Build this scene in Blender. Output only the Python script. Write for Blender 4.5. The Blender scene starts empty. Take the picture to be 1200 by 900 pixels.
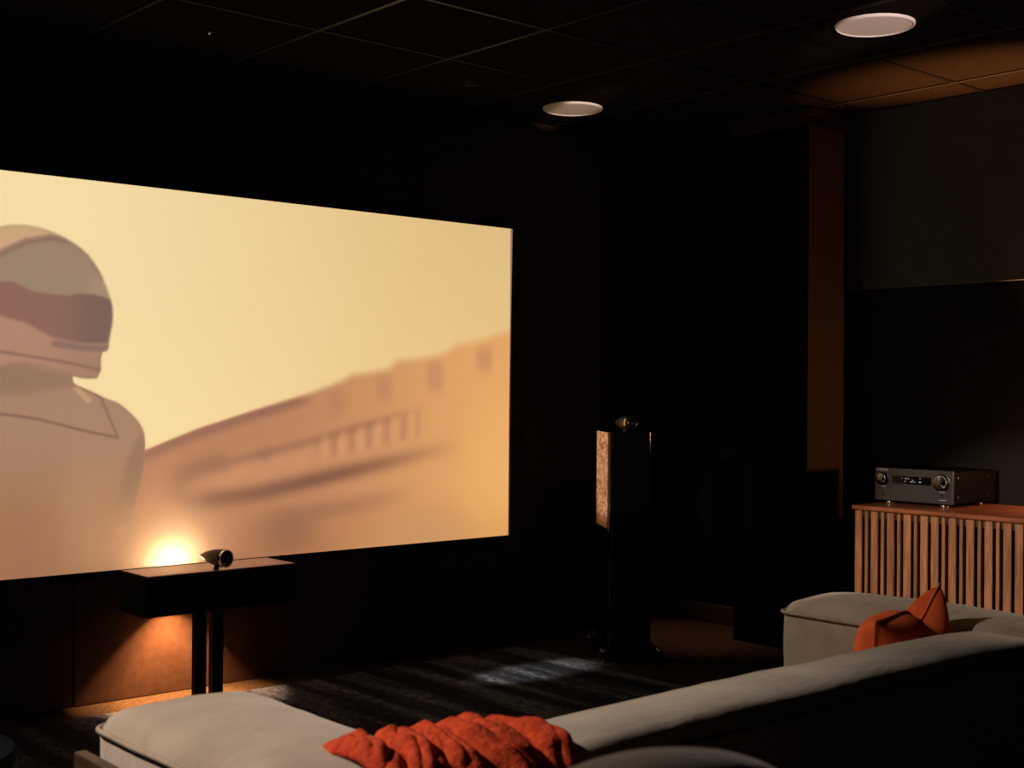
import bpy, bmesh, math, random
import numpy as np
from mathutils import Vector, Matrix, noise
random.seed(7)
PI = math.pi
sc = bpy.context.scene
C = sc.collection

# ------------------------------------------------------------------ camera
a, p, r = math.radians(41.15), math.radians(.26), math.radians(.45)
F0 = Vector((math.sin(a), math.cos(a), 0)); R0 = Vector((math.cos(a), -math.sin(a), 0)); U0 = Vector((0, 0, 1))
F = F0*math.cos(p) + U0*math.sin(p); U1 = U0*math.cos(p) - F0*math.sin(p)
R = R0*math.cos(r) + U1*math.sin(r); U = U1*math.cos(r) - R0*math.sin(r)
cam = bpy.data.cameras.new('camera'); cam_o = bpy.data.objects.new('camera', cam); C.objects.link(cam_o)
m = Matrix((R, U, -F)).transposed().to_4x4(); m.translation = Vector((0, 0, 1.28)); cam_o.matrix_world = m
cam.sensor_width = 36; cam.lens = 1533/1200*36; cam.clip_start = .05
sc.camera = cam_o
cam.dof.use_dof = True; cam.dof.focus_distance = 5.8; cam.dof.aperture_fstop = 5.6

# ------------------------------------------------------------------ world, exposure
w = bpy.data.worlds.new('world'); sc.world = w; w.use_nodes = True
w.node_tree.nodes['Background'].inputs[0].default_value = (0, 0, 0, 1)
w.node_tree.nodes['Background'].inputs[1].default_value = 0
vs = sc.view_settings
vs.view_transform = 'Standard'; vs.look = 'None'; vs.gamma = 1; vs.exposure = 0; vs.use_curve_mapping = False

# ------------------------------------------------------------------ room lights (spots without fixtures: a split key light and added fills)
def spot(name, loc, target, power, col, size, blend, radius=.03):
    l = bpy.data.lights.new(name, 'SPOT'); l.energy = power; l.color = col
    l.spot_size = math.radians(size); l.spot_blend = blend; l.shadow_soft_size = radius
    o = bpy.data.objects.new(name, l); C.objects.link(o); o.location = loc
    d = Vector(target) - Vector(loc); o.rotation_euler = d.to_track_quat('-Z', 'Y').to_euler()
    return o
spot('sofa_spot', (-.2, 4.0, 2.6), (1.35, 2.15, .6), 510, (1, .84, .68), 46, 1.0)
spot('arm_fill', (1.05, 3.8, 2.62), (3.45, 2.25, .6), 175, (1, .84, .68), 22, .9)  # added fill for the far arm's top and the pillow
spot('credenza_spot', (-1.0, 2.7, 2.3), (5.1, 2.9, .55), 1150, (1, .82, .64), 12.5, .6)
spot('tower_spot', (-1.0, 3.9, 2.2), (4.48, 4.42, .93), 1000, (1, .80, .62), 5.6, .3)
spot('rug_spot', (-1.0, 4.25, 2.3), (4.0, 4.37, 0), 3200, (1, .76, .52), 3.8, .8)
spot('ceiling_speaker_fill', (2.2, -.9, 1.5), (4.30, 2.84, 2.68), 680, (1, .80, .72), 4.6, .5)  # added fill from behind the camera, brightens the near ceiling speaker
spot('ceiling_speaker_fill', (2.2, -.9, 1.5), (4.47, 4.61, 2.68), 1150, (1, .78, .62), 2.3, .6)  # same kind of added fill for the far ceiling speaker
spot('alcove_fill', (5.0, 4.72, 2.62), (5.22, 4.50, 0), 85, (1, .60, .32), 28, 1.0)  # added fill for the alcove floor, no fixture above it

# ------------------------------------------------------------------ helpers
def S(c):                                   # sRGB 0-255 -> linear
    return tuple(((v/255)/12.92 if v/255 <= .04045 else ((v/255+.055)/1.055)**2.4) for v in c)
def col(o): C.objects.link(o); return o
def link(name, me, mat=None, parent=None, smooth=False):
    o = bpy.data.objects.new(name, me); col(o)
    if mat: me.materials.append(mat)
    if smooth:
        me.polygons.foreach_set('use_smooth', [True]*len(me.polygons))
    if parent: o.parent = parent
    return o
def mesh_bm(name, bm, mat=None, parent=None, smooth=False, angle=None):
    me = bpy.data.meshes.new(name); bm.normal_update(); bm.to_mesh(me); bm.free()
    o = link(name, me, mat, parent, smooth)
    if smooth and angle: me.set_sharp_from_angle(angle=math.radians(angle))
    return o
def mesh_vf(name, v, f, mat=None, parent=None, smooth=False):
    me = bpy.data.meshes.new(name); me.from_pydata([tuple(q) for q in v], [], [tuple(q) for q in f]); me.update()
    return link(name, me, mat, parent, smooth)
def bx(bm, lo, hi, bev=0, seg=2, M=None):
    c = [(lo[i]+hi[i])/2 for i in range(3)]; s = [abs(hi[i]-lo[i]) for i in range(3)]
    mt = Matrix.Translation(c) @ Matrix.Diagonal((*s, 1))
    if M: mt = M @ mt
    g = bmesh.ops.create_cube(bm, size=1, matrix=mt)
    if bev:
        es = list({e for v in g['verts'] for e in v.link_edges})
        bmesh.ops.bevel(bm, geom=es, offset=bev, segments=seg, profile=.5, affect='EDGES')
def box(name, lo, hi, mat, parent=None, bev=0, seg=2):
    bm = bmesh.new(); bx(bm, lo, hi, bev, seg); return mesh_bm(name, bm, mat, parent)
def lathe(bm, prof, n=32, M=Matrix()):      # prof: (radius, z)
    rings = []
    for (rr, z) in prof:
        if rr < 1e-6: rings.append([bm.verts.new(M @ Vector((0, 0, z)))])
        else: rings.append([bm.verts.new(M @ Vector((rr*math.cos(2*PI*k/n), rr*math.sin(2*PI*k/n), z))) for k in range(n)])
    for A, B in zip(rings, rings[1:]):
        if len(A) == 1 and len(B) == 1: continue
        for k in range(n):
            k2 = (k+1) % n
            if len(A) == 1: bm.faces.new((A[0], B[k], B[k2]))
            elif len(B) == 1: bm.faces.new((A[k], B[0], A[k2]))
            else: bm.faces.new((A[k], B[k], B[k2], A[k2]))
    bmesh.ops.recalc_face_normals(bm, faces=bm.faces[:])
def lathe_o(name, prof, mat, parent=None, n=32, M=Matrix(), angle=45):
    bm = bmesh.new(); lathe(bm, prof, n, M); return mesh_bm(name, bm, mat, parent, True, angle)
def tube(bm, pts, rad, n=8, closed=False):
    P = [Vector(q) for q in pts]; N = len(P); rings = []; up = None
    for i in range(N):
        t = (P[(i+1) % N]-P[i-1]) if closed else (P[min(i+1, N-1)]-P[max(i-1, 0)])
        t.normalize()
        if up is None:
            up = Vector((0, 0, 1)) if abs(t.z) < .9 else Vector((1, 0, 0))
        s = t.cross(up).normalized(); up = s.cross(t).normalized()
        rings.append([bm.verts.new(P[i]+rad*(math.cos(2*PI*k/n)*s+math.sin(2*PI*k/n)*up)) for k in range(n)])
    for i in range(N if closed else N-1):
        A, B = rings[i], rings[(i+1) % N]
        for k in range(n): bm.faces.new((A[k], A[(k+1) % n], B[(k+1) % n], B[k]))
    if not closed: bm.faces.new(rings[0][::-1]); bm.faces.new(rings[-1])
    bmesh.ops.recalc_face_normals(bm, faces=bm.faces[:])
def rounded_block(hx, hy, hz, rad, n=(12, 12, 8), fn=None):
    """grid-sided box with rounded edges, centred at 0; fn moves each vertex"""
    idx = {}; V = []; Fs = []
    def vid(p3):
        k = tuple(round(q, 5) for q in p3)
        if k not in idx: idx[k] = len(V); V.append(Vector(p3))
        return idx[k]
    dims = (hx, hy, hz)
    for ax in range(3):
        u, v = (ax+1) % 3, (ax+2) % 3
        for sgn in (-1, 1):
            for i in range(n[u]):
                for j in range(n[v]):
                    q = []
                    for (ii, jj) in ((0, 0), (1, 0), (1, 1), (0, 1)):
                        c3 = [0, 0, 0]; c3[ax] = sgn
                        # denser near the edges
                        c3[u] = math.sin((-1+2*(i+ii)/n[u])*PI/2)*.35+(-1+2*(i+ii)/n[u])*.65
                        c3[v] = math.sin((-1+2*(j+jj)/n[v])*PI/2)*.35+(-1+2*(j+jj)/n[v])*.65
                        q.append(vid(c3))
                    Fs.append(q if sgn > 0 else q[::-1])
    out = []
    for c3 in V:
        P = Vector((c3[0]*hx, c3[1]*hy, c3[2]*hz))
        inn = Vector(tuple(max(-dims[i]+rad, min(dims[i]-rad, P[i])) for i in range(3)))
        d = P-inn
        if d.length > 1e-9: P = inn + d.normalized()*rad
        if fn: P = fn(P, c3)
        out.append(P)
    return out, Fs
def empty(name, loc=(0, 0, 0), rz=0):
    o = bpy.data.objects.new(name, None); col(o); o.location = loc; o.rotation_euler = (0, 0, rz); o.empty_display_size = .1; return o
def tag(o, label=None, cat=None, group=None, kind=None):
    if label: o['label'] = label
    if cat: o['category'] = cat
    if group: o['group'] = group
    if kind: o['kind'] = kind
    return o

# ------------------------------------------------------------------ materials
def mat(name, base, rough=.6, metal=0, spec=.5, **k):
    mt = bpy.data.materials.new(name); mt.use_nodes = True
    b = mt.node_tree.nodes['Principled BSDF']
    b.inputs['Base Color'].default_value = (*base, 1); b.inputs['Roughness'].default_value = rough
    b.inputs['Metallic'].default_value = metal; b.inputs['Specular IOR Level'].default_value = spec
    for kk, v in k.items(): b.inputs[kk].default_value = v
    return mt
def N(mt, t): return mt.node_tree.nodes.new(t)
def L(mt, x, y): mt.node_tree.links.new(x, y)
def noise_col(mt, c1, c2, scale=5, stretch=(1, 1, 1), detail=6, lo=.35, hi=.65, coord='Object', distort=0):
    tc = N(mt, 'ShaderNodeTexCoord'); mp = N(mt, 'ShaderNodeMapping'); mp.inputs['Scale'].default_value = stretch
    ns = N(mt, 'ShaderNodeTexNoise'); ns.inputs['Scale'].default_value = scale; ns.inputs['Detail'].default_value = detail; ns.inputs['Distortion'].default_value = distort
    rp = N(mt, 'ShaderNodeValToRGB'); rp.color_ramp.elements[0].position = lo; rp.color_ramp.elements[1].position = hi
    rp.color_ramp.elements[0].color = (*c1, 1); rp.color_ramp.elements[1].color = (*c2, 1)
    L(mt, tc.outputs[coord], mp.inputs['Vector']); L(mt, mp.outputs[0], ns.inputs['Vector']); L(mt, ns.outputs['Fac'], rp.inputs['Fac'])
    L(mt, rp.outputs[0], mt.node_tree.nodes['Principled BSDF'].inputs['Base Color'])
    return mp, ns, rp
def bump(mt, scale, strength, dist=.002, detail=4, stretch=(1, 1, 1), coord='Object'):
    tc = N(mt, 'ShaderNodeTexCoord'); mp = N(mt, 'ShaderNodeMapping'); mp.inputs['Scale'].default_value = stretch
    ns = N(mt, 'ShaderNodeTexNoise'); ns.inputs['Scale'].default_value = scale; ns.inputs['Detail'].default_value = detail
    bp = N(mt, 'ShaderNodeBump'); bp.inputs['Strength'].default_value = strength; bp.inputs['Distance'].default_value = dist
    L(mt, tc.outputs[coord], mp.inputs['Vector']); L(mt, mp.outputs[0], ns.inputs['Vector'])
    L(mt, ns.outputs['Fac'], bp.inputs['Height']); L(mt, bp.outputs[0], mt.node_tree.nodes['Principled BSDF'].inputs['Normal'])

M_wall = mat('dark_wall_fabric', (.028, .014, .010), .95, spec=.1); noise_col(M_wall, (.028, .0125, .007), (.036, .016, .009), 30); bump(M_wall, 900, .3)
M_wallg = mat('charcoal_fabric', (.03, .027, .025), .95, spec=.1); noise_col(M_wallg, (.085, .094, .112), (.098, .108, .126), 12); M_wallg.node_tree.nodes['Principled BSDF'].inputs['Specular IOR Level'].default_value = 0
M_walld = mat('black_fabric_wall', (.014, .012, .011), .95, spec=.1); bump(M_walld, 700, .3)
M_colm = mat('column_paint', (.10, .05, .03), .8, spec=.2); bump(M_colm, 300, .15)
M_tile = mat('ceiling_tile_black', (.014, .010, .008), 1, spec=0); noise_col(M_tile, (.011, .008, .0065), (.016, .012, .009), 60); bump(M_tile, 400, .4)
M_rail = mat('ceiling_rail_metal', (.005, .0045, .004), .45, spec=.2)
M_carpet = mat('brown_carpet', (.06, .035, .018), .95, spec=.1); noise_col(M_carpet, (.014, .008, .004), (.075, .044, .022), 60, lo=.3, hi=.7); bump(M_carpet, 160, 1, .012)
M_base = mat('baseboard_brown', (.05, .026, .016), .7, spec=.3); bump(M_base, 60, .1)
M_black = mat('satin_black', (.004, .004, .004), .35, spec=.4); bump(M_black, 500, .05)
M_mblack = mat('matt_black', (.0025, .0025, .0025), .7, spec=.1); bump(M_mblack, 500, .05)
M_gloss = mat('gloss_black', (.003, .003, .003), .08, spec=.5); bump(M_gloss, 20, .01)
M_felt = mat('black_felt', (.002, .002, .002), 1, spec=0); bump(M_felt, 900, .2)
M_chrome = mat('polished_chrome', (.8, .78, .75), .12, 1); bump(M_chrome, 200, .02)
M_dmetal = mat('dark_anodised_metal', (.06, .06, .06), .3, .9); bump(M_dmetal, 400, .05)
M_tw = mat('tweeter_shell', (.10, .085, .07), .3, .7); bump(M_tw, 400, .05)
M_white = mat('white_grille', (.92, .84, .80), .8, spec=.2)
M_fab = mat('grey_velvet', (.26, .225, .19), .9, spec=.15)
M_fab.node_tree.nodes['Principled BSDF'].inputs['Sheen Weight'].default_value = .5
noise_col(M_fab, (.285, .222, .175), (.36, .285, .228), 7, (1, 1, 1), 5); bump(M_fab, 6, .28, .02, 9, (1, 2.2, 1))
M_pipe = mat('grey_velvet_piping', (.25, .225, .195), .85, spec=.2); noise_col(M_pipe, (.26, .20, .155), (.33, .26, .205), 60); bump(M_pipe, 400, .2)
M_pil = mat('orange_velvet', (.62, .10, .025), .9, spec=.15); noise_col(M_pil, (.58, .085, .02), (.78, .145, .04), 9); bump(M_pil, 500, .25, .003)
M_pilp = mat('orange_piping', (.66, .13, .04), .85); bump(M_pilp, 500, .2)
M_wool = mat('rust_wool', (.55, .06, .02), .95, spec=.1); noise_col(M_wool, (.32, .027, .009), (.58, .075, .026), 60, lo=.3, hi=.7); bump(M_wool, 90, .8, .005, 3)
M_teal = mat('teal_fabric', (.006, .016, .020), .95, spec=.1); bump(M_teal, 400, .3)
M_teal2 = mat('grey_blue_trim', (.06, .065, .065), .9); bump(M_teal2, 400, .3)
def wood(name, c1, c2, stretch, rough=.42, scale=6):
    mt = mat(name, c1, rough, spec=.4); noise_col(mt, c1, c2, scale, stretch, 9, .3, .72, distort=.6); bump(mt, scale*3, .12, .002, 6, stretch); return mt
M_slat = wood('walnut_slat', (.20, .075, .032), (.46, .20, .09), (14, 14, 1.0))
# each slat its own tone and grain offset
oi = N(M_slat, 'ShaderNodeObjectInfo'); hs = N(M_slat, 'ShaderNodeHueSaturation'); mr = N(M_slat, 'ShaderNodeMapRange')
mr.inputs['To Min'].default_value = .65; mr.inputs['To Max'].default_value = 1.2
L(M_slat, oi.outputs['Random'], mr.inputs['Value']); L(M_slat, mr.outputs[0], hs.inputs['Value'])
_rp = [n for n in M_slat.node_tree.nodes if n.type == 'VALTORGB'][0]
L(M_slat, _rp.outputs[0], hs.inputs['Color']); L(M_slat, hs.outputs[0], M_slat.node_tree.nodes['Principled BSDF'].inputs['Base Color'])
_mp = [n for n in M_slat.node_tree.nodes if n.type == 'MAPPING'][0]
vm = N(M_slat, 'ShaderNodeVectorMath'); vm.operation = 'MULTIPLY'; vm.inputs[1].default_value = (37, 11, 23)
L(M_slat, oi.outputs['Random'], vm.inputs[0]); L(M_slat, vm.outputs[0], _mp.inputs['Location'])
M_top = wood('walnut_top', (.16, .045, .020), (.34, .11, .05), (10, 1, 10), .3)
M_carc = wood('walnut_carcass', (.02, .009, .005), (.04, .018, .009), (6, 6, 1), .6)
M_frame = wood('oak_frame', (.035, .017, .009), (.07, .036, .019), (8, 1, 8), .45)
M_burl = mat('lit_burl_veneer', (.5, .25, .12), .35, spec=.5)  # veneer tone lightened to carry the light on the tower's upper side
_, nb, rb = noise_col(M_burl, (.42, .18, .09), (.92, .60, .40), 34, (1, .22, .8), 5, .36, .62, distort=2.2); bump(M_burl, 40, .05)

# carpet-rug weave: long streaks that run front to back
M_rug = mat('rug_weave', (.02, .024, .034), .95, spec=.1)
mp, ns, rp = noise_col(M_rug, (.012, .017, .032), (.11, .145, .25), 4.5, (1.6, .16, 1), 8, .42, .62)
e = rp.color_ramp.elements.new(.5); e.color = (.036, .048, .085, 1)
e = rp.color_ramp.elements.new(.72); e.color = (.20, .18, .18, 1)
tc = N(M_rug, 'ShaderNodeTexCoord'); mp2 = N(M_rug, 'ShaderNodeMapping'); mp2.inputs['Scale'].default_value = (60, 7, 1)
n2 = N(M_rug, 'ShaderNodeTexNoise'); n2.inputs['Scale'].default_value = 3; n2.inputs['Detail'].default_value = 5
mx = N(M_rug, 'ShaderNodeMix'); mx.data_type = 'RGBA'; mx.blend_type = 'MULTIPLY'; mx.inputs['Factor'].default_value = 1; r2 = N(M_rug, 'ShaderNodeValToRGB'); r2.color_ramp.elements[0].position = .38; r2.color_ramp.elements[1].position = .66; r2.color_ramp.elements[0].color = (.12, .12, .12, 1); r2.color_ramp.elements[1].color = (1.9, 1.8, 1.7, 1)
L(M_rug, tc.outputs['Object'], mp2.inputs['Vector']); L(M_rug, mp2.outputs[0], n2.inputs['Vector'])
L(M_rug, rp.outputs[0], mx.inputs['A']); L(M_rug, n2.outputs['Fac'], r2.inputs['Fac']); L(M_rug, r2.outputs[0], mx.inputs['B'])
L(M_rug, mx.outputs['Result'], M_rug.node_tree.nodes['Principled BSDF'].inputs['Base Color']); bump(M_rug, 200, 1, .01, 4, (1, .3, 1))

def emit(name, c, s):
    mt = bpy.data.materials.new(name); mt.use_nodes = True; nt = mt.node_tree; nt.nodes.remove(nt.nodes['Principled BSDF'])
    e = nt.nodes.new('ShaderNodeEmission'); e.inputs[0].default_value = (*c, 1); e.inputs[1].default_value = s
    nt.links.new(e.outputs[0], nt.nodes['Material Output'].inputs[0]); return mt

# ------------------------------------------------------------------ room shell
XL, XR, YB, YS, ZC = -1.6, 5.63, -1.4, 5.08, 2.68
def struct(o): o['kind'] = 'structure'; return o
struct(box('floor', (XL-.1, YB-.1, -.08), (XR+.1, YS+.1, 0), M_carpet))
struct(box('wall_left', (XL-.1, YB-.1, 0), (XL, YS+.1, ZC+.1), M_walld))
struct(box('wall_back', (XL-.1, YB-.1, 0), (XR+.1, YB, ZC+.1), M_walld))
wr = struct(box('wall_right', (XR+.015, YB-.1, 0), (XR+.1, YS+.1, ZC+.1), M_walld))
ws = struct(box('wall_screen', (XL-.1, YS+.015, 0), (XR+.1, YS+.1, ZC+.1), M_felt))
# fabric panels of the screen wall
pw = .5625; x0 = 4.3725
k = -10
while x0+k*pw < XR:
    lo = max(XL, x0+k*pw+.004); hi = min(XR, x0+(k+1)*pw-.004)
    if hi-lo > .03: box('wall_panel', (lo, YS-.008, .0), (hi, YS+.02, ZC), M_wall, ws, .004)
    k += 1
# right wall panels: charcoal above, black below
yy = 3.865; first = True
while yy > YB:
    y2 = max(YB, yy-1.8)
    box('wall_panel', (XR-.012, y2+.003, 1.795), (XR+.02, yy-.003, ZC), M_wallg, wr, .003)
    box('wall_panel', (XR-.006, y2+.003, .0), (XR+.02, yy-.003, 1.787), M_walld, wr, .003)
    yy = y2
box('wall_panel', (XR-.006, 4.34, .1), (XR+.02, YS-.01, ZC), M_felt, wr, .003)  # black sheet added to swallow the tower spot's spill
# column between the credenza and the screen wall, with a moulded head
CX, CY0, CY1 = 5.325, 3.885, 4.33
cl = struct(box('wall_column', (CX, CY0, 0), (XR+.02, CY1, ZC), M_colm))
bm = bmesh.new(); bx(bm, (CX-.02, CY0-.02, ZC-.085), (XR-.002, CY1+.02, ZC-.045), .006); bx(bm, (CX-.035, CY0-.035, ZC-.045), (XR-.002, CY1+.035, ZC-.001), .006)
mesh_bm('cornice', bm, M_wall, cl, True, 40)
box('column_shade_sheet', (CX-.012, CY0+.004, .0), (CX+.002, CY1, ZC-.087), M_felt, cl, .003)  # black sheet added to keep this column face in shade
struct(box('baseboard_right', (XR-.018, CY1, 0), (XR+.014, YS-.009, .10), M_base, None, .004))
# ceiling with lay-in tiles on rails
ce = struct(box('ceiling', (XL-.1, YB-.1, ZC+.02), (XR+.1, YS+.1, ZC+.1), M_felt))
GX, GY = .645, .61; gx0, gy0 = 2.785, 3.13
xs = [gx0+i*GX for i in range(-8, 6)]; ys = [gy0+i*GY for i in range(-9, 5)]
xs = [XL]+[x for x in xs if XL < x < XR]+[XR]; ys = [YB]+[y for y in ys if YB < y < YS]+[YS]
cache = {}
hole = lambda cx, cy: False
for xa, xb in zip(xs, xs[1:]):
    for ya, yb in zip(ys, ys[1:]):
        sx, sy = xb-xa-.022, yb-ya-.022
        if sx < .02 or sy < .02: continue
        key = (round(sx, 3), round(sy, 3))
        if key not in cache:
            bm = bmesh.new(); bx(bm, (-sx/2, -sy/2, 0), (sx/2, sy/2, .02), .003, 1)
            me = bpy.data.meshes.new('ceiling_tile'); bm.to_mesh(me); bm.free(); me.materials.append(M_tile); cache[key] = me
        t = bpy.data.objects.new('ceiling_tile', cache[key]); col(t); t.parent = ce
        t.location = ((xa+xb)/2, (ya+yb)/2, ZC+.002+random.uniform(0, .0015))
M_rail2 = mat('ceiling_main_rail', (.03, .027, .025), .35, spec=.4); bump(M_rail2, 200, .03)
for x in xs[1:-1]: box('ceiling_rail', (x-.009, YB, ZC-.002), (x+.009, YS, ZC+.025), M_rail2, ce)
for y in ys[1:-1]: box('ceiling_rail', (XL, y-.009, ZC-.001), (XR, y+.009, ZC+.024), M_rail, ce)

# ------------------------------------------------------------------ projection screen with its picture
SX0, SX1, SZ0, SZ1, SY = 1.60, 4.378, .540, 2.102, 5.03
scr = empty('projection_screen', ((SX0+SX1)/2, SY, SZ0))
tag(scr, 'large projection screen showing a helmeted figure and a hazy golden building', 'screen')
def loc(o, parent):                         # keep world coordinates when parenting to a moved empty
    o.parent = parent; o.matrix_parent_inverse = parent.matrix_world.inverted(); return o
bpy.context.view_layer.update()
NX, NZ = 620, 350
gx = np.linspace(SX0, SX1, NX+1); gz = np.linspace(SZ0, SZ1, NZ+1)
X, Z = np.meshgrid(gx, gz)
def poly_sd(P):                             # signed distance, negative inside
    P = np.array(P, float); d = np.full(X.shape, 1e9); ins = np.zeros(X.shape, bool)
    for i in range(len(P)):
        ax, az = P[i]; bx_, bz = P[(i+1) % len(P)]
        ex, ez = bx_-ax, bz-az; t = np.clip(((X-ax)*ex+(Z-az)*ez)/(ex*ex+ez*ez+1e-12), 0, 1)
        d = np.minimum(d, (X-ax-t*ex)**2+(Z-az-t*ez)**2)
        cond = ((az > Z) != (bz > Z)) & (X < (bx_-ax)*(Z-az)/(bz-az+1e-12)+ax)
        ins ^= cond
    d = np.sqrt(d); return np.where(ins, -d, d)
def line_d(P):
    d = np.full(X.shape, 1e9)
    for (ax, az), (bx_, bz) in zip(P, P[1:]):
        ex, ez = bx_-ax, bz-az; t = np.clip(((X-ax)*ex+(Z-az)*ez)/(ex*ex+ez*ez+1e-12), 0, 1)
        d = np.minimum(d, (X-ax-t*ex)**2+(Z-az-t*ez)**2)
    return np.sqrt(d)
def sm(x, e0, e1): t = np.clip((x-e0)/(e1-e0), 0, 1); return t*t*(3-2*t)
img = np.zeros(X.shape+(3,))
def put(c, m): 
    global img
    c = np.array(c, float) if not isinstance(c, np.ndarray) else c
    img = img*(1-m[..., None]) + c*m[..., None]
def lerp(c1, c2, t): return np.array(c1, float)*(1-t[..., None])+np.array(c2, float)*t[..., None]
# sky
tx = np.clip((X-1.8)/2.58, -.1, 1); tz = np.clip((Z-1.2)/.9, 0, 1)
img = lerp((255, 228, 172), (240, 203, 140), sm(tx, 0, 1)); img = img*(1-.05*tz[..., None]*tx[..., None]) 
put((255, 225, 164), .5*sm(-Z, -1.7, -1.15)*sm(-X, -3.2, -2.3))
# building
roof = [(2.0, .87), (2.407, 1.023), (2.629, 1.104), (2.914, 1.185), (3.174, 1.253), (3.357, 1.313), (3.413, 1.341), (3.62, 1.372), (3.669, 1.413), (3.821, 1.429), (3.951, 1.452), (4.031, 1.5), (4.167, 1.521), (4.45, 1.60), (4.45, .4), (2.0, .4)]
def chaikin(P, n=2):
    for _ in range(n):
        Q = []
        for i in range(len(P)):
            A, B = P[i], P[(i+1) % len(P)]
            Q += [(.75*A[0]+.25*B[0], .75*A[1]+.25*B[1]), (.25*A[0]+.75*B[0], .25*A[1]+.75*B[1])]
        P = Q
    return P
bd = poly_sd(roof)
soft = .010+.022*sm(X, 2.8, 3.6)
bcol = lerp((186, 128, 94), (232, 168, 104), sm(X, 2.7, 4.3)); bcol = bcol - 12*sm(-Z, -.85, -.55)[..., None]
bmask = 1-sm(bd, -soft, soft)
bi = img.copy(); put(bcol, bmask); inside = bmask
def dark(c, m, amt): put(c, np.clip(m, 0, 1)*amt*inside)
def streak(P, wd, fade0, fade1, fade2, fade3):
    return np.exp(-(line_d(P)/wd)**2)*sm(X, fade0, fade1)*(1-sm(X, fade2, fade3))
dark((214, 150, 106), streak([(2.6, .87), (3.2, .96), (3.9, 1.09)], .075, 2.6, 2.8, 3.4, 3.9), .55)
dark((150, 102, 84), streak([(2.2, .93), (2.629, 1.082), (2.914, 1.164), (3.19, 1.236)], .024, 2.2, 2.5, 3.10, 3.24), .85)
dark((146, 98, 78), np.exp(-(line_d([(2.70, .80), (2.60, .80), (2.553, .85), (2.575, .91), (2.64, .945), (2.74, .955)])/.045)**2), .7)
dark((160, 108, 84), streak([(2.70, .945), (3.199, 1.042), (3.824, 1.186)], .022, 2.65, 2.85, 3.4, 3.9), .75)
dark((150, 104, 88), np.exp(-(np.hypot((X-2.96), (Z-.985))/.03)**2), .6)
dark((132, 86, 68), streak([(2.58, .79), (2.918, .818), (3.223, .868), (3.6, .93), (4.2, 1.03)], .038, 2.55, 2.75, 3.2, 4.2), .95)
dark((158, 106, 82), streak([(2.9, .67), (3.047, .70), (3.457, .745), (3.9, .80)], .045, 2.8, 3.0, 3.3, 3.9), .6)
dark((142, 92, 72), np.exp(-(np.hypot(X-3.08, (Z-.63)*1.5)/.15)**2), .65)
dark((140, 92, 74), np.exp(-(np.hypot((X-2.75)*.6, (Z-.64))/.10)**2), .35)
wb = (1-sm(poly_sd([(3.05, 1.02), (3.80, 1.165), (3.80, 1.06), (3.05, .925)]), -.02, .03))*sm(X, 3.1, 3.35); wm = wb*(.5+.5*np.sin((X-3.0)*2*PI/.098)); wm2 = wb*(.5-.5*np.sin((X-3.0)*2*PI/.098))
dark((164, 112, 84), wm, .40); dark((222, 160, 112), wm2, .45)
for (cx, cz, hw_, hh) in ((3.596, 1.285, .03, .055), (3.90, 1.345, .035, .06), (3.33, 1.215, .03, .05), (4.21, 1.43, .04, .05)):
    dark((176, 122, 92), (1-sm(np.abs(X-cx), hw_-.02, hw_+.045))*(1-sm(np.abs(Z-cz), hh-.035, hh+.055)), .42)
put((244, 182, 106), (1-sm(np.hypot((X-4.33), (Z-.88)*.8), .05, .45))*.75*inside)
put((206, 156, 112), (1-sm(np.hypot((X-3.8)*.4, (Z-.56)), .05, .2))*.5*inside)
# figure in a helmet, seen from behind
def mirror(P, cx=1.84): return P+[(2*cx-x, z) for (x, z) in reversed(P)]
body = [(2.07, 1.43), (2.095, 1.335), (2.092, 1.297), (2.116, 1.283), (2.18, 1.257), (2.233, 1.233), (2.288, 1.216), (2.343, 1.17), (2.391, 1.118), (2.403, 1.047), (2.393, .943), (2.375, .856), (2.357, .805), (2.351, .736), (2.355, .631), (2.342, .45)]
sd = poly_sd(chaikin(mirror(body))); bs = .006+.05*sm(-Z, -.85, -.55)
fm = 1-sm(sd, -bs, bs*.8)
put(lerp((172, 133, 106), (166, 116, 84), sm(-Z, -1.15, -.65)), fm)
def fdark(c, m, amt): put(c, np.clip(m, 0, 1)*amt*fm)
fdark((186, 142, 110), (1-sm(np.hypot((X-2.15), (Z-.75)*.5), .02, .18)), .5)
fdark((140, 106, 90), 1-sm(poly_sd([(1.5, 1.42), (1.808, 1.385), (2.10, 1.32), (2.10, 1.29), (1.9, 1.25), (1.5, 1.25)]), -.03, .03), .55)
fdark((128, 94, 78), 1-sm(line_d([(1.4, 1.174), (1.81, 1.174), (1.941, 1.156), (2.146, 1.104), (2.282, 1.074)]), .002, .010), .7)
fdark((140, 108, 86), 1-sm(line_d([(2.10, 1.28), (2.17, 1.262), (2.21, 1.235), (2.282, 1.074)]), .002, .012), .7)
fdark((222, 178, 130), 1-sm(line_d([(2.11, 1.27), (2.16, 1.225)]), .002, .02), .6)
fdark((138, 106, 84), 1-sm(poly_sd([(2.40, 1.11), (2.345, 1.03), (2.31, .93), (2.29, .80), (2.36, .80), (2.40, .9)]), -.02, .02), .6)
fdark((196, 146, 110), 1-sm(line_d([(2.30, .70), (2.35, .72)]), .01, .04), .4)
fdark((150, 108, 82), (.5+.5*np.sin(X*42+3*np.sin(X*9)))*sm(-Z, -.95, -.7), .25)
helm = [(1.90, 1.898), (1.967, 1.893), (2.052, 1.866), (2.139, 1.816), (2.185, 1.761), (2.218, 1.702), (2.251, 1.618), (2.255, 1.549), (2.238, 1.463), (2.235, 1.428), (2.203, 1.421), (2.204, 1.318), (2.144, 1.314), (2.095, 1.324), (1.98, 1.36), (1.90, 1.375)]
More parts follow.
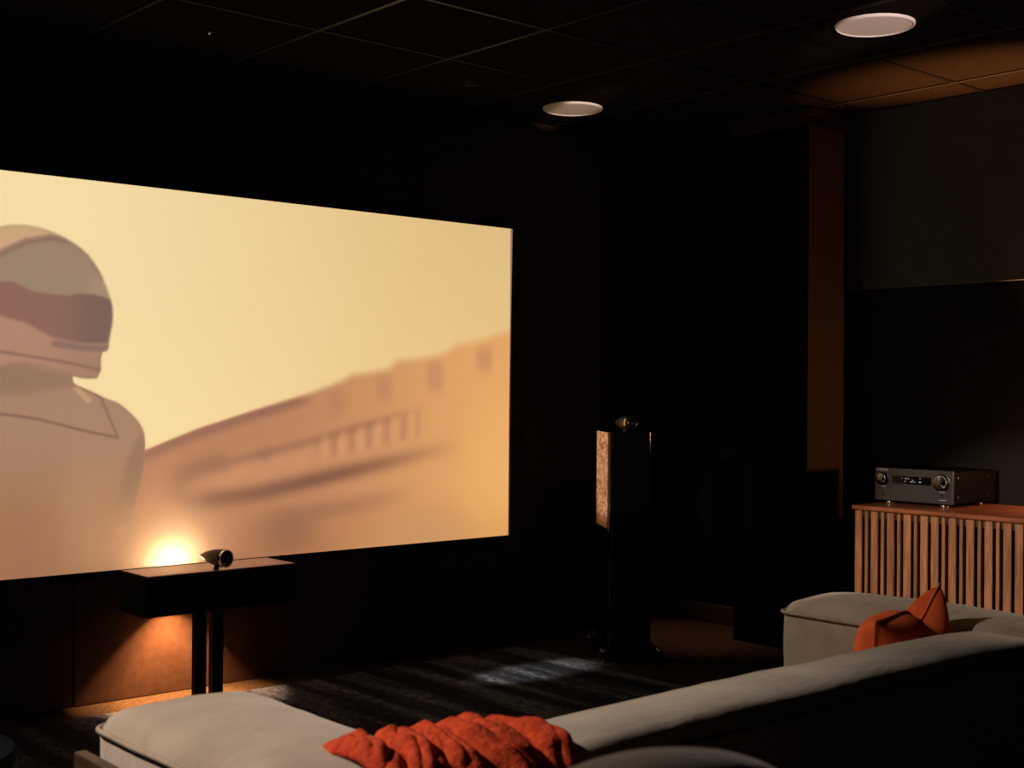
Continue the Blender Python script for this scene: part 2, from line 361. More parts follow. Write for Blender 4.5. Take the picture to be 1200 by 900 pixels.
hm = 1-sm(poly_sd(chaikin(mirror(helm, 1.90), 1)), -.010, .010)
put((160, 134, 110), hm)
def hdark(c, m, amt=1): put(c, np.clip(m, 0, 1)*amt*hm)
above = 1-sm(poly_sd([(1.4, 1.72), (1.804, 1.784), (1.901, 1.837), (2.001, 1.865), (2.086, 1.859), (2.13, 1.83), (2.3, 2.0), (1.4, 2.0)]), -.006, .006)
hdark((208, 168, 128), above)
hdark((140, 110, 92), 1-sm(line_d([(1.4, 1.72), (1.804, 1.784), (1.901, 1.837), (2.001, 1.862), (2.086, 1.852), (2.167, 1.801), (2.211, 1.718)]), .004, .022), .75)
hdark((176, 148, 120), 1-sm(np.hypot(X-2.2, Z-1.68), .01, .09), .5)
jag = [(1.4, 1.70), (1.805, 1.677), (1.853, 1.68), (1.936, 1.645), (2.071, 1.636), (2.106, 1.648), (2.176, 1.648), (2.3, 1.62), (2.3, 1.2), (1.4, 1.2)]
jm = 1-sm(poly_sd(jag), -.008, .008)
hdark(lerp((146, 104, 90), (124, 98, 88), sm(X, 2.0, 2.2)), jm)
low = [(1.4, 1.60), (1.806, 1.547), (1.904, 1.525), (2.005, 1.472), (2.125, 1.453), (2.3, 1.456), (2.3, 1.2), (1.4, 1.2)]
hdark(lerp((182, 136, 112), (170, 128, 106), sm(X, 1.9, 2.2)), 1-sm(poly_sd(low), -.012, .012))
hdark((132, 104, 96), 1-sm(line_d([(2.02, 1.447), (2.12, 1.435), (2.25, 1.43)]), .006, .02), .7)
hdark((140, 104, 90), 1-sm(line_d([(1.4, 1.45), (1.807, 1.411), (2.074, 1.374), (2.203, 1.347)]), .002, .012), .7)
lin = np.clip(img, 0, 255)/255; lin = np.where(lin <= .04045, lin/12.92, ((lin+.055)/1.055)**2.4)
vco = np.stack([X, np.full(X.shape, SY), Z], -1).reshape(-1, 3)
ii = np.arange((NX+1)*(NZ+1)).reshape(NZ+1, NX+1)
fc = np.stack([ii[:-1, :-1], ii[:-1, 1:], ii[1:, 1:], ii[1:, :-1]], -1).reshape(-1, 4)
me = bpy.data.meshes.new('picture'); me.vertices.add(len(vco)); me.vertices.foreach_set('co', vco.ravel())
me.loops.add(fc.size); me.loops.foreach_set('vertex_index', fc.ravel().astype(np.int32))
me.polygons.add(len(fc)); me.polygons.foreach_set('loop_start', np.arange(0, fc.size, 4, dtype=np.int32)); me.update(calc_edges=True)
at = me.color_attributes.new('picture', 'FLOAT_COLOR', 'POINT')
at.data.foreach_set('color', np.concatenate([lin.reshape(-1, 3), np.ones((len(vco), 1))], 1).ravel().astype(np.float32))
M_scr = mat('screen_picture', (.45, .45, .45), .9, spec=.05)
an = N(M_scr, 'ShaderNodeAttribute'); an.attribute_name = 'picture'
b = M_scr.node_tree.nodes['Principled BSDF']; L(M_scr, an.outputs['Color'], b.inputs['Emission Color']); b.inputs['Emission Strength'].default_value = .92
loc(link('picture', me, M_scr), scr)
mg = mesh_vf('spill_wedge', [(SX1, SY-.0005, SZ1), (SX1, SY-.0005, 1.18), (SX1+.013, SY-.0005, SZ1)], [(0, 1, 2)], emit('margin_spill', S((150, 120, 106)), 1)); loc(mg, scr)  # glowing wedge stands in for projector light spilled on the screen edge
M_scrback = mat('screen_edge_vinyl', (.30, .24, .22), .7); bump(M_scrback, 200, .05)
loc(box('screen_panel', (SX0, SY+.001, SZ0), (SX1+.014, SY+.03, SZ1), M_scrback), scr)
loc(box('bottom_border', (SX0-.02, SY-.004, SZ0-.024), (SX1, SY+.03, SZ0), M_felt), scr)
loc(box('top_border', (SX0-.02, SY+.001, SZ1), (SX1, SY+.03, SZ1+.02), M_felt), scr)
loc(box('side_border', (SX0-.02, SY-.004, SZ0), (SX0, SY+.03, SZ1), M_felt), scr)
for x in (2.2, 3.8): loc(box('wall_bracket', (x-.05, SY+.03, 1.9), (x+.05, YS-.0075, 2.0), M_black), scr)

# ------------------------------------------------------------------ ceiling speakers, downlight, sensor
M_grl = mat('white_perforated_grille', (.75, .62, .56), .8, spec=.2)
vo = N(M_grl, 'ShaderNodeTexVoronoi'); vo.inputs['Scale'].default_value = 260; tcg = N(M_grl, 'ShaderNodeTexCoord')
L(M_grl, tcg.outputs['Object'], vo.inputs['Vector']); rg = N(M_grl, 'ShaderNodeValToRGB'); rg.color_ramp.elements[0].color = (.68, .60, .56, 1); rg.color_ramp.elements[1].color = (.95, .86, .82, 1)
rg.color_ramp.elements[0].position = .1; rg.color_ramp.elements[1].position = .35
L(M_grl, vo.outputs['Distance'], rg.inputs['Fac']); L(M_grl, rg.outputs[0], M_grl.node_tree.nodes['Principled BSDF'].inputs['Base Color'])
def ceiling_speaker(x, y, label):
    t = empty('ceiling_speaker', (x, y, ZC)); tag(t, label, 'speaker', 'round white in-ceiling speakers')
    lathe_o('grille', [(0, -.007), (.138, -.006), (.139, .0), (0, .001)], M_grl, t, 48)
    lathe_o('rim', [(.1395, .001), (.1395, -.008), (.143, -.010), (.148, -.007), (.149, .001)], M_white, t, 48)
ceiling_speaker(4.30, 2.84, 'larger-looking round white ceiling speaker above the charcoal wall panel')
ceiling_speaker(4.485, 4.69, 'round white ceiling speaker above the upper right corner of the screen')
t = empty('recessed_downlight', (3.78, 4.62, ZC)); tag(t, 'unlit small black recessed downlight in the dark ceiling above the screen', 'downlight')
lathe_o('trim_ring', [(.040, .001), (.040, -.003), (.050, -.006), (.056, -.002), (.056, .001)], M_rail, t, 32)
lathe_o('reflector', [(0, .0005), (.030, .0005), (.0395, -.002)], M_black, t, 32)
t = empty('ceiling_sensor', (2.475, 4.655, ZC)); tag(t, 'tiny ceiling sensor with a pale dot above the screen', 'sensor')
lathe_o('body', [(.018, .001), (.017, -.006), (.010, -.009), (0, -.0095)], M_black, t, 20)
lathe_o('indicator', [(.0032, -.0085), (.003, -.0112), (0, -.012)], emit('indicator_glow', (.9, .85, .8), .5), t, 12)

# ------------------------------------------------------------------ tweeter used on both loudspeakers
def tweeter(parent, base, heading, rad, length, mt=None):
    """teardrop body along -heading, ring and dome at the front; base = point under it"""
    d = Vector((math.sin(heading), math.cos(heading), 0))        # towards the back
    s = Vector((d.y, -d.x, 0))
    Mx = Matrix((s, Vector((0, 0, 1)), d)).transposed().to_4x4(); Mx.translation = Vector(base)+Vector((0, 0, rad+.006))
    prof = [(rad*.80, 0), (rad*.98, .004), (rad, .012)]
    for k in range(1, 13):
        u = k/12; prof.append((max(.0, rad*(1-u**2.1)*.94+.05*rad*(1-u)), .012+u*(length-.012)))
    prof[-1] = (0, length)
    tw = lathe_o('tweeter', prof, mt or M_tw, parent, 28, Mx, 60)
    lathe_o('ring', [(rad*.82, .004), (rad*.86, -.004), (rad*.97, -.004), (rad*1.0, .004)], M_chrome, tw, 28, Mx)
    lathe_o('dome', [(rad*.84, .0), (rad*.5, .003), (rad*.42, -.002), (rad*.2, -.006), (0, -.007)], M_black, tw, 24, Mx)
    bm = bmesh.new(); c = Vector(base)+d*length*.35
    lathe(bm, [(0, 0), (.013, 0), (.010, .004), (.009, rad*.6), (0, rad*.6)], 14, Matrix.Translation(c)); mesh_bm('stem', bm, M_black, tw, True, 45)

# ------------------------------------------------------------------ centre loudspeaker on its stand
bx0, by0, bw, bd_, bz0, bh = 2.20, 4.585, .645, .225, .412, .157
t = empty('center_speaker', (bx0+bw/2, by0+bd_/2, bz0)); bpy.context.view_layer.update()
tag(t, 'wide black centre loudspeaker with a small tweeter on top, below the screen', 'speaker')
M_ctop = mat('lacquer_screen_glow', (.42, .25, .14), .08, spec=1.0, **{'Coat Weight': 1.0, 'Coat Roughness': .03, 'IOR': 2.2, 'Coat IOR': 2.0}); bump(M_ctop, 60, .02)  # gloss lacquer; brown base colour stands in for the screen's reflection
loc(box('cabinet', (bx0, by0, bz0), (bx0+bw, by0+bd_, bz0+bh-.004), M_mblack, None, .004), t)
loc(box('top_panel', (bx0+.002, by0+.002, bz0+bh-.004), (bx0+bw-.002, by0+bd_-.002, bz0+bh), M_ctop), t)
loc(box('front_grille', (bx0+.012, by0-.012, bz0+.012), (bx0+bw-.012, by0-.0005, bz0+bh-.012), M_felt, None, .004), t)
e2 = empty('tw_tmp'); 
tweeter(e2, (2.532, by0+.005, bz0+bh), math.radians(-12), .036, .16, M_black)
tw = e2.children[0]; tw.parent = None; bpy.data.objects.remove(e2); loc(tw, t)
t = empty('speaker_stand', (2.515, 4.70, .0125)); tag(t, 'black two-post stand carrying the wide centre loudspeaker', 'stand')
box('base_plate', (-.11, -.10, .012), (.11, .10, .026), M_black, t, .004)
box('top_plate', (-.12, -.09, .394), (.12, .09, .399), M_black, t, .002)
for x in (-.037, .037): box('post', (x-.0225, -.0225, .026), (x+.0225, .0225, .394), M_mblack, t, .006, 3)
for x in (-.09, .09):
    for y in (-.08, .08): lathe_o('spike', [(0, 0), (.012, .0), (.010, .012), (0, .012)], M_dmetal, t, 12, Matrix.Translation((x, y, 0)))

# small open tube lamp clipped to the back of the centre loudspeaker, washing wall and screen
LX, LY, LZ = 2.525, 4.945, .497
t = empty('wall_wash_lamp', (LX, LY, LZ)); tag(t, 'hidden warm lamp glowing behind the wide centre loudspeaker', 'lamp')
lathe_o('housing', [(.046, -.078), (.046, .036), (.049, .036), (.049, -.078), (.046, -.078)], M_black, t, 32)
lathe_o('baffle', [(0, .012), (.0459, .012), (.0459, .016), (0, .016)], M_black, t, 32)
box('bracket', (-.012, -(LY-by0-bd_)+.001, -.01), (.012, -.0475, .01), M_black, t)
box('socket', (-.006, -.047, -.004), (.006, -.012, .004), M_black, t)
lathe_o('bulb', [(0, -.022), (.006, -.020), (.009, -.012), (.006, -.004), (0, .0)], emit('warm_bulb', (1, .55, .22), 4), t, 16)
lp = bpy.data.lights.new('wall_wash_light', 'POINT'); lp.energy = 5.0; lp.color = (1, .55, .24); lp.shadow_soft_size = .016
lo = bpy.data.objects.new('wall_wash_light', lp); col(lo); lo.parent = t; lo.location = (0, .0, .034)
lp2 = lp.copy(); lp2.energy = 330; lp2.color = (1, .5, .2); lo2 = bpy.data.objects.new('wall_wash_light', lp2); col(lo2); lo2.parent = t; lo2.location = (0, .0, -.012)

# ------------------------------------------------------------------ tower loudspeaker
def tower():
    hd = math.radians(35)                     # heading of its back
    t = empty('tower_speaker', (4.59, 4.42, 0), -hd); tag(t, 'tall slim black floorstanding loudspeaker beside the rug, tweeter on top', 'speaker')
    w2, d2, zb, zt = .105, .165, .055, 1.085    # local: x right, y to the back
    # cabinet with rounded front edges
    def prof(w, y0, y1, rad):
        P = [(-w, y1), (-w, y0+rad)]
        for k in range(1, 7): an = PI+k/6*PI/2; P.append((-w+rad+rad*math.cos(an), y0+rad+rad*math.sin(an)))
        for k in range(0, 7): an = 1.5*PI+k/6*PI/2; P.append((w-rad+rad*math.cos(an), y0+rad+rad*math.sin(an)))
        P.append((w, y1)); return P
    P = prof(w2, -d2, d2, .022); n = len(P)
    V = [(x, y, zb) for x, y in P]+[(x, y, zt) for x, y in P]
    Fc = [[i, (i+1) % n, n+(i+1) % n, n+i] for i in range(n)]+[list(range(n))[::-1], [n+i for i in range(n)]]
    o = mesh_vf('cabinet', V, Fc, M_gloss, t, True); o.data.set_sharp_from_angle(angle=math.radians(40))
    box('lit_side_veneer', (-w2-.0025, -d2+.035, .625), (-w2+.001, d2-.004, zt-.004), M_burl, t)  # veneer cut off where the light on the side ends
    box('front_grille', (-w2+.016, -d2-.012, zb+.06), (w2-.016, -d2-.0005, zt-.03), M_felt, t, .005)
    pl = box('plinth', (-.155, -.20, .016), (.155, .20, zb), M_black, t, .01, 3)
    for x in (-.135, .135):
        for y in (-.18, .18):
            bm = bmesh.new(); lathe(bm, [(0, 0), (.010, 0), (.014, .014), (.014, .058), (.011, .066), (0, .066)], 18, Matrix.Translation((x, y, 0))); mesh_bm('foot', bm, M_chrome, t, True, 40)
    tweeter(t, (0, -d2+.01, zt), math.radians(-17), .036, .16)
    return t
tower()

# ------------------------------------------------------------------ rug
bm = bmesh.new(); bx(bm, (.1, 1.3, .0005), (4.33, 4.86, .012), .004, 2)
rug = mesh_bm('rug', bm, M_rug, None, True, 40); tag(rug, 'dark blue streaked rug in front of the screen', 'rug')

# ------------------------------------------------------------------ credenza with slatted front
CF, CT, CYE = 5.05, .775, 3.44
t = empty('credenza', ((CF+XR)/2, 2.3, 0)); bpy.context.view_layer.update()
tag(t, 'walnut credenza with a front of alternating wide and narrow slats', 'credenza')
CY_NEAR = .9
loc(box('body', (CF+.06, CY_NEAR+.01, .06), (XR-.022, CYE-.012, CT-.022), M_mblack), t)  # black carcass puts the shade between the slats into its colour
loc(box('plinth', (CF+.08, CY_NEAR+.06, 0), (XR-.05, CYE-.06, .06), M_black), t)
loc(box('top_board', (CF-.004, CY_NEAR, CT-.022), (XR-.016, CYE, CT), M_top, None, .008, 3), t)
cache = {}
y = CYE-.012; cnt = 0
while y > CY_NEAR+.06:
    wide = cnt % 2 == 0; wd = .036 if wide else .0165
    if wide not in cache:
        bm = bmesh.new(); bx(bm, (-.0, -wd/2, -.34), (.012, wd/2, .34), .002, 1); me = bpy.data.meshes.new('slat'); bm.to_mesh(me); bm.free(); me.materials.append(M_slat); cache[wide] = me
    o = bpy.data.objects.new('slat', cache[wide]); col(o); o.location = (CF+.008, y-wd/2, .41); loc(o, t)
    y -= wd+.015; cnt = (cnt+1) % 9
for z in (.09, .72): loc(box('slat_rail', (CF+.0195, CY_NEAR+.02, z), (CF+.062, CYE-.015, z+.03), M_carc), t)

# ------------------------------------------------------------------ receiver on the credenza
def receiver():
    fx, y0, y1, zb, zh, dp = 5.215, 3.035, 3.438-.01, CT, .148, .375
    t = empty('av_receiver', (fx+dp/2, (y0+y1)/2, zb)); bpy.context.view_layer.update()
    tag(t, 'black audio video receiver with two round knobs on the credenza', 'receiver')
    W = y1-y0; z0 = zb+.016
    M_face = mat('receiver_face', (.06, .06, .062), .36, .6); bump(M_face, 200, .03, stretch=(1, .05, 1))
    M_case = mat('receiver_case', (.003, .002, .002), .7, spec=.05); bump(M_case, 300, .05)
    M_win = mat('display_glass', (.001, .001, .0015), .1, spec=.08); bump(M_win, 30, .005)
    P = lambda u, v: (y1-u*W, z0+v*zh)          # u 0..1 left to right as seen, v 0..1 bottom to top
    loc(box('case', (fx+.012, y0+.004, z0+.002), (fx+dp, y1-.004, z0+zh-.004), M_case, None, .003), t)
    fp = loc(box('front_panel', (fx, y0, z0), (fx+.013, y1, z0+zh), M_face, None, .003, 3), t)
    def slab(name, u0, u1, v0, v1, thick, m, bev=.0015):
        ya, za = P(u1, v0); yb, zb_ = P(u0, v1)
        o = box(name, (fx-thick, ya, za), (fx+.002, yb, zb_), m, None, bev); return loc(o, t)
    slab('display_bezel', .205, .755, .49, .83, .0025, M_face); slab('display_window', .235, .735, .535, .775, .0035, M_win, .0005)
    slab('flap_door', .205, .745, .05, .455, .003, M_face)
    M_dig = emit('display_digits', (.75, .8, .9), .35)
    for (u, v, du, dv) in ((.36, .70, .012, .02), (.40, .60, .012, .03), (.405, .69, .02, .03), (.44, .69, .012, .03), (.47, .60, .035, .02), (.49, .65, .02, .02), (.515, .60, .02, .02), (.58, .60, .028, .035), (.59, .71, .014, .03)):
        slab('display_digit', u, u+du, v, v+dv, .0042, M_dig, 0)
    M_knobs = mat('spun_metal', (.16, .16, .165), .2, 1, Anisotropic=.95)
    tg = N(M_knobs, 'ShaderNodeTangent'); tg.direction_type = 'RADIAL'; tg.axis = 'X'
    L(M_knobs, tg.outputs[0], M_knobs.node_tree.nodes['Principled BSDF'].inputs['Tangent'])
    for (u, v, rr) in ((.112, .66, .027), (.865, .64, .037)):
        yy_, zz = P(u, v); Mx = Matrix.Translation((0, 0, 0)) @ Matrix.Rotation(-PI/2, 4, 'Y')
        kn = lathe_o('knob', [(rr*1.08, 0), (rr*1.08, .002), (rr, .003), (rr*.97, .020), (rr*.90, .022)], M_black, None, 32, Mx)
        kn.location = (fx, yy_, zz); loc(kn, t)
        fc_ = lathe_o('knob_face', [(rr*.90, .022), (rr*.86, .0225), (0, .0215)], M_knobs, None, 32, Mx)
        bpy.context.view_layer.update()
        fc_.location = (fx, yy_, zz); loc(fc_, kn)
    for (u, v, rr) in ((.115, .26, .004), (.115, .16, .006), (.865, .26, .006)):
        yy_, zz = P(u, v); Mx = Matrix.Translation((fx, yy_, zz)) @ Matrix.Rotation(-PI/2, 4, 'Y')
        loc(lathe_o('button', [(rr, 0), (rr, .003), (0, .0035)], M_dmetal if rr < .005 else M_black, None, 16, Mx), t)
    M_mark = mat('silver_mark', (.6, .58, .56), .5); bump(M_mark, 100, .01)
    for (u0, u1, v) in ((.095, .14, .415), (.835, .90, .36), (.83, .92, .115)): slab('mark', u0, u1, v, v+.018 if v > .2 else v+.012, .0006, M_mark, 0)
    for (yy_) in (y0+.06, y1-.06):
        for xx in (fx+.035, fx+dp-.05):
            loc(lathe_o('foot', [(0, 0), (.018, 0), (.021, .004), (.021, .012), (.017, .0165), (0, .0165)], M_chrome, None, 24, Matrix.Translation((xx, yy_, zb))), t)
    for (xx, zz) in ((.05, .03), (.05, .115), (.31, .03), (.31, .115)):
        loc(lathe_o('screw', [(.006, 0), (.006, .002), (.003, .003), (0, .003)], M_dmetal, None, 12, Matrix.Translation((fx+xx, y0+.004, z0+zz)) @ Matrix.Rotation(PI/2, 4, 'X')), t)
    cu = bpy.data.curves.new('logo_text', 'FONT'); cu.body = 'DENON'; cu.size = .015; cu.align_x = 'CENTER'; cu.extrude = .0004; cu.space_character = 1.1
    tmp = bpy.data.objects.new('tmp', cu); col(tmp); bpy.context.view_layer.update()
    me = bpy.data.meshes.new_from_object(tmp.evaluated_get(bpy.context.evaluated_depsgraph_get())); bpy.data.objects.remove(tmp)
    me.materials.clear(); me.name = 'logo'
    o = link('logo', me, mat('logo_white', (.85, .85, .85), .4))
    yy_, zz = P(.10, .905); o.matrix_world = Matrix.Translation((fx-.0005, yy_, zz)) @ Matrix(((0, 0, -1), (-1, 0, 0), (0, 1, 0))).to_4x4()
    bpy.context.view_layer.update(); loc(o, t)
receiver()

# slim lamp standing against the wall on the credenza, past the right edge of the view
t = empty('globe_lamp', (5.583, 2.60, CT)); tag(t, 'slim lamp with a small glowing globe against the wall at the credenza back', 'lamp')
lathe_o('base', [(0, 0), (.027, 0), (.028, .008), (.02, .012), (.006, .016), (.006, .13), (.018, .133), (.018, .145), (0, .145)], M_dmetal, t, 28)
lathe_o('globe', [(.0, .20)]+[(.028*math.sin(PI*k/12), .172+.028*math.cos(PI*k/12)) for k in range(1, 12)]+[(0, .144)], emit('globe_glow', (1, .55, .24), 8), t, 24)
lp = bpy.data.lights.new('globe_lamp_light', 'POINT'); lp.energy = 10; lp.color = (1, .50, .20); lp.shadow_soft_size = .029
lo = bpy.data.objects.new('globe_lamp_light', lp); col(lo); lo.parent = t; lo.location = (0, 0, .23)
lathe_o('uplight_cup', [(.0, .262), (.012, .262), (.024, .275), (.026, .31), (.024, .31), (.020, .277), (0, .266)], M_dmetal, t, 24, Matrix.Translation((.006, 0, 0)))
box('stem', (-.003, -.034, .012), (.003, -.029, .285), M_dmetal, t); box('stem_arm', (-.003, -.03, .278), (.003, -.02, .285), M_dmetal, t)
o = spot('globe_lamp_uplight', (5.6145, 2.60, CT+.325), (5.30, 3.0, ZC), 560, (1, .40, .13), 34, 1.0, .002)
d = (Vector((5.30, 3.0, ZC))-o.location).normalized(); yv = (Vector((0, 1, 0))-d*d.y).normalized(); xv = yv.cross(-d)
mw = Matrix((xv, yv*1.6, -d)).transposed().to_4x4(); mw.translation = o.location; o.matrix_world = mw
o.parent = t; o.matrix_parent_inverse = t.matrix_basis.inverted()

# ------------------------------------------------------------------ sofa
def upholstery(name, lo, hi, rad, crown, parent, crown_axis, n=(14, 20, 10), seed=0, wr=.004, mt=None):
    c = Vector([(lo[i]+hi[i])/2 for i in range(3)]); h = [(hi[i]-lo[i])/2 for i in range(3)]
    def fn(P, c3):
        if c3[2] > .0:
            e = 1.0
            for ax, pw in ((0, 2), (1, 2)):
                q = min(1, abs(P[ax])/h[ax]); pwr = pw if ax == crown_axis else 5
                e *= max(0, 1-q**pwr)
            P = P + Vector((0, 0, crown*e*max(0, c3[2])))
        nn = noise.noise(Vector((P.x*5+seed, P.y*5, P.z*5)))+.5*noise.noise(Vector((P.x*13, P.y*13+seed, P.z*13)))
        return P + P.normalized()*wr*nn
    V, Fs = rounded_block(h[0], h[1], h[2], rad, n, fn)
    V = [v+c for v in V]
    return mesh_vf(name, V, Fs, mt or M_fab, parent, True)
def rr_loop(x0, x1, y0, y1, z, rad, n=6):
    P = []
    for (cx, cy, a0) in ((x1-rad, y1-rad, 0), (x0+rad, y1-rad, PI/2), (x0+rad, y0+rad, PI), (x1-rad, y0+rad, 1.5*PI)):
        for k in range(n+1): an = a0+k/n*PI/2; P.append((cx+rad*math.cos(an), cy+rad*math.sin(an), z))
    out = []
    for i in range(len(P)):
        A, B = Vector(P[i]), Vector(P[(i+1) % len(P)]); m_ = max(1, int((B-A).length/.05))
        for k in range(m_): 
            q = A.lerp(B, k/m_); out.append(q+Vector((0, 0, .004*noise.noise(q*6))))
    return out
sofa = empty('sofa', (2.44, 2.15, 0)); bpy.context.view_layer.update()
tag(sofa, 'large grey velvet sofa with thick rounded arms, seen from behind', 'sofa')
def piping(x0, x1, y0, y1, z, par, rad=.05):
    bm = bmesh.new(); tube(bm, rr_loop(x0, x1, y0, y1, z, rad), .006, 8, True); o = mesh_bm('piping', bm, M_pipe, None, True); loc(o, par)
SXL, SXR, SYB, SYF = 1.14, 3.80, 1.70, 2.62
AW = .36; HP = .590
for (xa, xb, sd_) in ((SXL, SXL+AW, 1), (SXR-AW, SXR, 5)):
    o = upholstery('arm', (xa, SYB, .14), (xb, SYF, HP+.015), .05, .028, None, 0, (22, 34, 14), sd_, .006); loc(o, sofa)
    bpy.context.view_layer.update()
    piping(xa-.004, xb+.004, SYB-.004, SYF+.004, HP-.018, o)
o = upholstery('backrest', (SXL+AW+.004, SYB+.01, .14), (SXR-AW-.004, SYB+.25, HP+.02), .035, .035, None, 1, (48, 14, 12), 9, .005); loc(o, sofa)
bpy.context.view_layer.update()
piping(SXL+AW+.004, SXR-AW-.004, SYB+.008, SYB+.252, HP-.006, o)
sw = (SXR-SXL-2*AW-.02)/2
for k in range(2):
    xa = SXL+AW+.008+k*(sw+.004)
    o = upholstery('seat_cushion', (xa, SYB+.26, .18), (xa+sw, SYF-.01, .30), .04, .015, None, 0, (24, 20, 8), 20+k, .005); loc(o, sofa)
loc(box('seat_base', (SXL+AW+.005, SYB+.255, .14), (SXR-AW-.005, SYF-.02, .178), M_fab, None, .008), sofa)
loc(box('plinth', (SXL-.02, SYB+.01, .05), (SXR+.02, SYF-.01, .138), M_frame, None, .004), sofa)
for x in (SXL-.036, SXR+.010): loc(box('side_panel', (x, SYB+.02, .05), (x+.026, SYF+.012, .525), M_frame, None, .003), sofa)
for x in (SXL+.06, SXR-.06):
    for y in (SYB+.08, SYF-.08): loc(box('leg', (x-.03, y-.03, .0125), (x+.03, y+.03, .05), M_black, None, .003), sofa)

# orange cushion in the corner of the sofa
def pillow(n=40, hw=.20, th=.10):
    V = []; Fs = []
    def pt(u, v, s):
        ex = hw*u*(1-.10*(1-v*v)**1.0); ez = hw*v*(1-.10*(1-u*u)**1.0)
        tk = th*((1-u**4)*(1-v**4))**.55
        # chop in the top edge
        ch = math.exp(-((u-.45)/.35)**2)*max(0, (v-.05))**1.3
        ez -= .085*ch*hw/.22
        tk *= 1-.35*ch
        wv = .010*noise.noise(Vector((u*2.2, v*2.2, s*2)))*(1-max(abs(u), abs(v))**6)
        return Vector((ex, s*tk+wv, ez))
    idx = {}
    for s in (-1, 1):
        for i in range(n+1):
            for j in range(n+1):
                u, v = -1+2*i/n, -1+2*j/n
                if s == 1 and (i in (0, n) or j in (0, n)): idx[(s, i, j)] = idx[(-1, i, j)]; continue
                idx[(s, i, j)] = len(V); V.append(pt(u, v, s))
        for i in range(n):
            for j in range(n):
                q = [idx[(s, i, j)], idx[(s, i+1, j)], idx[(s, i+1, j+1)], idx[(s, i, j+1)]]
                Fs.append(q if s < 0 else q[::-1])
    rim = [pt(-1+2*i/n, -1, -1) for i in range(n)]+[pt(1, -1+2*i/n, -1) for i in range(n)]+[pt(1-2*i/n, 1, -1) for i in range(n)]+[pt(-1, 1-2*i/n, -1) for i in range(n)]
    t = empty('throw_pillow')
    tag(t, 'orange velvet throw pillow tucked in the sofa corner by the far arm', 'pillow')
    mesh_vf('cover', V, Fs, M_pil, t, True)
    bm = bmesh.new(); tube(bm, rim, .004, 6, True); mesh_bm('piping', bm, M_pilp, t, True)
    return t
pl = pillow()
pl.matrix_world = Matrix.Translation((3.265, 2.06, .508)) @ Matrix.Rotation(math.radians(8), 4, 'Z') @ Matrix.Rotation(math.radians(12), 4, 'X') @ Matrix.Rotation(math.radians(-10), 4, 'Y')

# rust knitted throw over the corner of backrest and near arm
def throw():
    def base(s, q):
        """s 0..1 along x, q 0..1 from front edge over the top and down the rear"""
        x = 1.275+.39*s
        z_top = .630
        fy = 1.985 - .02*s
        # profile polyline: front drop (only past the arm), top arc, rear drop
        fd = .03 if s < .45 else .03+.16*min(1, (s-.45)/.15)
        pts = [(fy+.012, z_top-.02-fd), (fy+.005, z_top-.03), (fy-.04, z_top-.005), (fy-.13, z_top+.002), (fy-.22, z_top-.012), (1.705, z_top-.05), (1.685, z_top-.12), (1.68, z_top-.30)]
        return x, pts
    n1, n2 = 150, 90; V = []; Fs = []
    for i in range(n1+1):
        s = i/n1; x, pts = base(s, 0)
        Ls = [0]
        for A, B in zip(pts, pts[1:]): Ls.append(Ls[-1]+math.hypot(B[0]-A[0], B[1]-A[1]))
        for j in range(n2+1):
            q = j/n2; dd = q*Ls[-1]; k = 0
            while k < len(pts)-2 and dd > Ls[k+1]: k += 1
            u = (dd-Ls[k])/(Ls[k+1]-Ls[k]); A, B = pts[k], pts[k+1]
            yv, zv = A[0]+u*(B[0]-A[0]), A[1]+u*(B[1]-A[1])
            ny, nz = (B[1]-A[1]), -(B[0]-A[0]); ln = math.hypot(ny, nz); ny, nz = ny/ln, nz/ln
            if nz < 0 and k in (2, 3): ny, nz = -ny, -nz
            if k <= 1: ny, nz = .75, .65
            elif k <= 4: ny, nz = -.15*(k-3)-.05, 1
            else: ny, nz = -.9, .3
            ph = s*4.2+.9*q*1.3+.45*noise.noise(Vector((s*3, q*2.4, 1)))
            fold = abs(math.sin(ph*PI))**.8
            f2 = abs(math.sin((s*9+q*4.0+1.2*noise.noise(Vector((s*5, q*5, 7))))*PI))**.7
            off = -.004+.028*fold+.012*f2+.010*noise.noise(Vector((s*9, q*8, 3)))+.008*(1-s)
            edge = min(1, min(s, 1-s)/.05, ); off *= .25+.75*edge**.6
            V.append((x+.012*math.sin(q*9+s*3)+.02*noise.noise(Vector((q*4, s*4, 5))), yv+ny*off, zv+nz*off))
    for i in range(n1):
        for j in range(n2):
            A = i*(n2+1)+j; Fs.append((A, A+1, A+n2+2, A+n2+1))
    o = mesh_vf('knitted_throw', V, Fs, M_wool, None, True)
    md = o.modifiers.new('thickness', 'SOLIDIFY'); md.thickness = .008; md.offset = 0
    tag(o, 'rust red knitted throw bunched over the corner of the grey sofa', 'blanket')
throw()

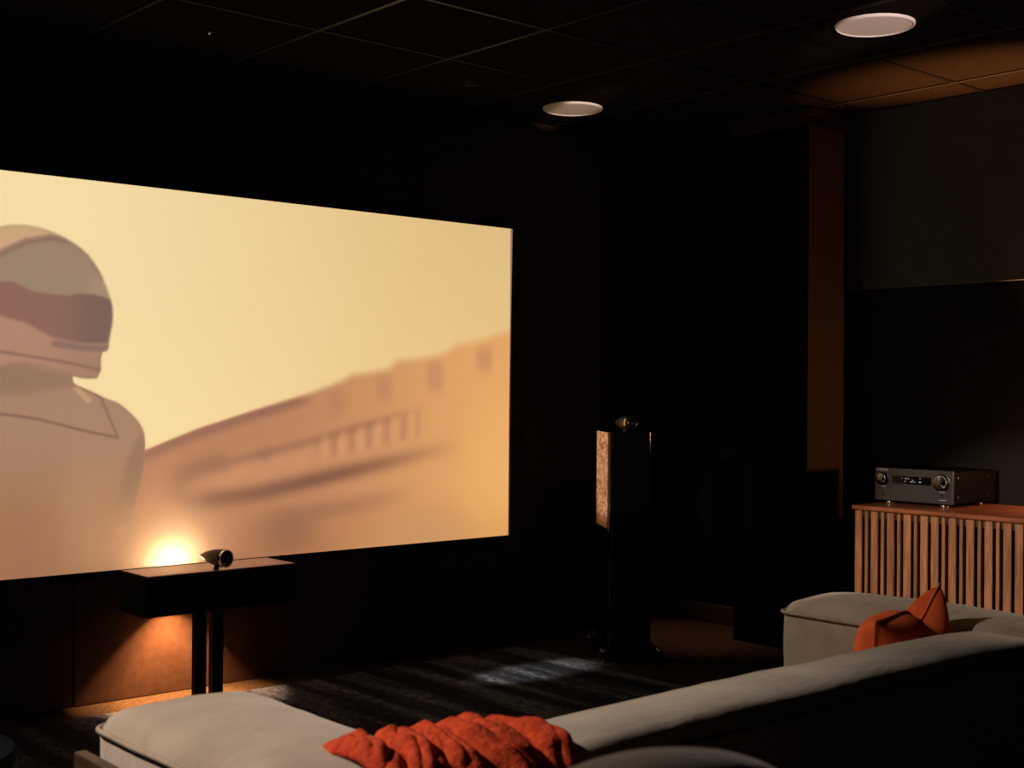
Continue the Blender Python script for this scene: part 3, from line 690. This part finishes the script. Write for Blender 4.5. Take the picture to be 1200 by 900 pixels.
# ------------------------------------------------------------------ armchair whose round back just enters the frame
t = empty('lounge_chair', (1.165, 1.14, .024), math.radians(-25)); tag(t, 'grey chair with a rounded back at the bottom edge of the picture', 'chair')
def round_back():
    V = []; n = 40; pr = []
    Rr = .27
    for k in range(n+1):
        an = PI*k/n; pr.append((Rr*math.cos(an), .615+Rr*.9*math.sin(an)))
    pr = [(Rr, .40)]+pr+[(-Rr, .40)]; N_ = len(pr); cz = .55
    rings = []
    for (y, sc_) in ((-.085, .70), (-.08, .82), (-.062, .91), (-.035, .97), (0, 1), (.035, .97), (.062, .91), (.08, .82), (.085, .70)):
        rings.append([(x*sc_, y-.17+.9*x*x*.6, cz+(z-cz)*sc_) for x, z in pr])
    V = [q for rg_ in rings for q in rg_]; Fs = []
    for k in range(len(rings)-1):
        for i in range(N_): Fs.append((k*N_+i, k*N_+(i+1) % N_, (k+1)*N_+(i+1) % N_, (k+1)*N_+i))
    Fs.append(list(range(N_))); Fs.append([(len(rings)-1)*N_+i for i in range(N_)][::-1])
    bm = bmesh.new(); vv = [bm.verts.new(q) for q in V]
    for f_ in Fs: bm.faces.new([vv[i] for i in f_])
    bmesh.ops.recalc_face_normals(bm, faces=bm.faces[:]); mesh_bm('backrest', bm, M_fab, t, True, 60)
round_back()
upholstery('seat', (-.26, -.22, .30), (.26, .26, .42), .04, .025, t, 0, (16, 16, 8), 31, .003)
for x in (-.2, .2):
    for y in (-.16, .2): lathe_o('leg', [(0, 0), (.012, 0), (.018, .29), (.018, .305), (0, .305)], M_frame, t, 16, Matrix.Translation((x, y, 0)))

# pouf at the left edge
t = empty('pouf', (.957, 3.25, .0125)); tag(t, 'dark teal round pouf cut off by the left edge of the picture', 'pouf')
lathe_o('body', [(0, 0), (.20, 0), (.235, .03), (.25, .12), (.25, .30), (.238, .36)], M_teal, t, 48)
lathe_o('top_cushion', [(.238, .361), (.246, .375), (.24, .40), (.20, .42), (.10, .43), (0, .432)], M_teal, t, 48)
bm = bmesh.new(); tube(bm, [(.243*math.cos(2*PI*k/48), .243*math.sin(2*PI*k/48), .362) for k in range(48)], .006, 8, True); mesh_bm('piping', bm, M_teal2, t, True)
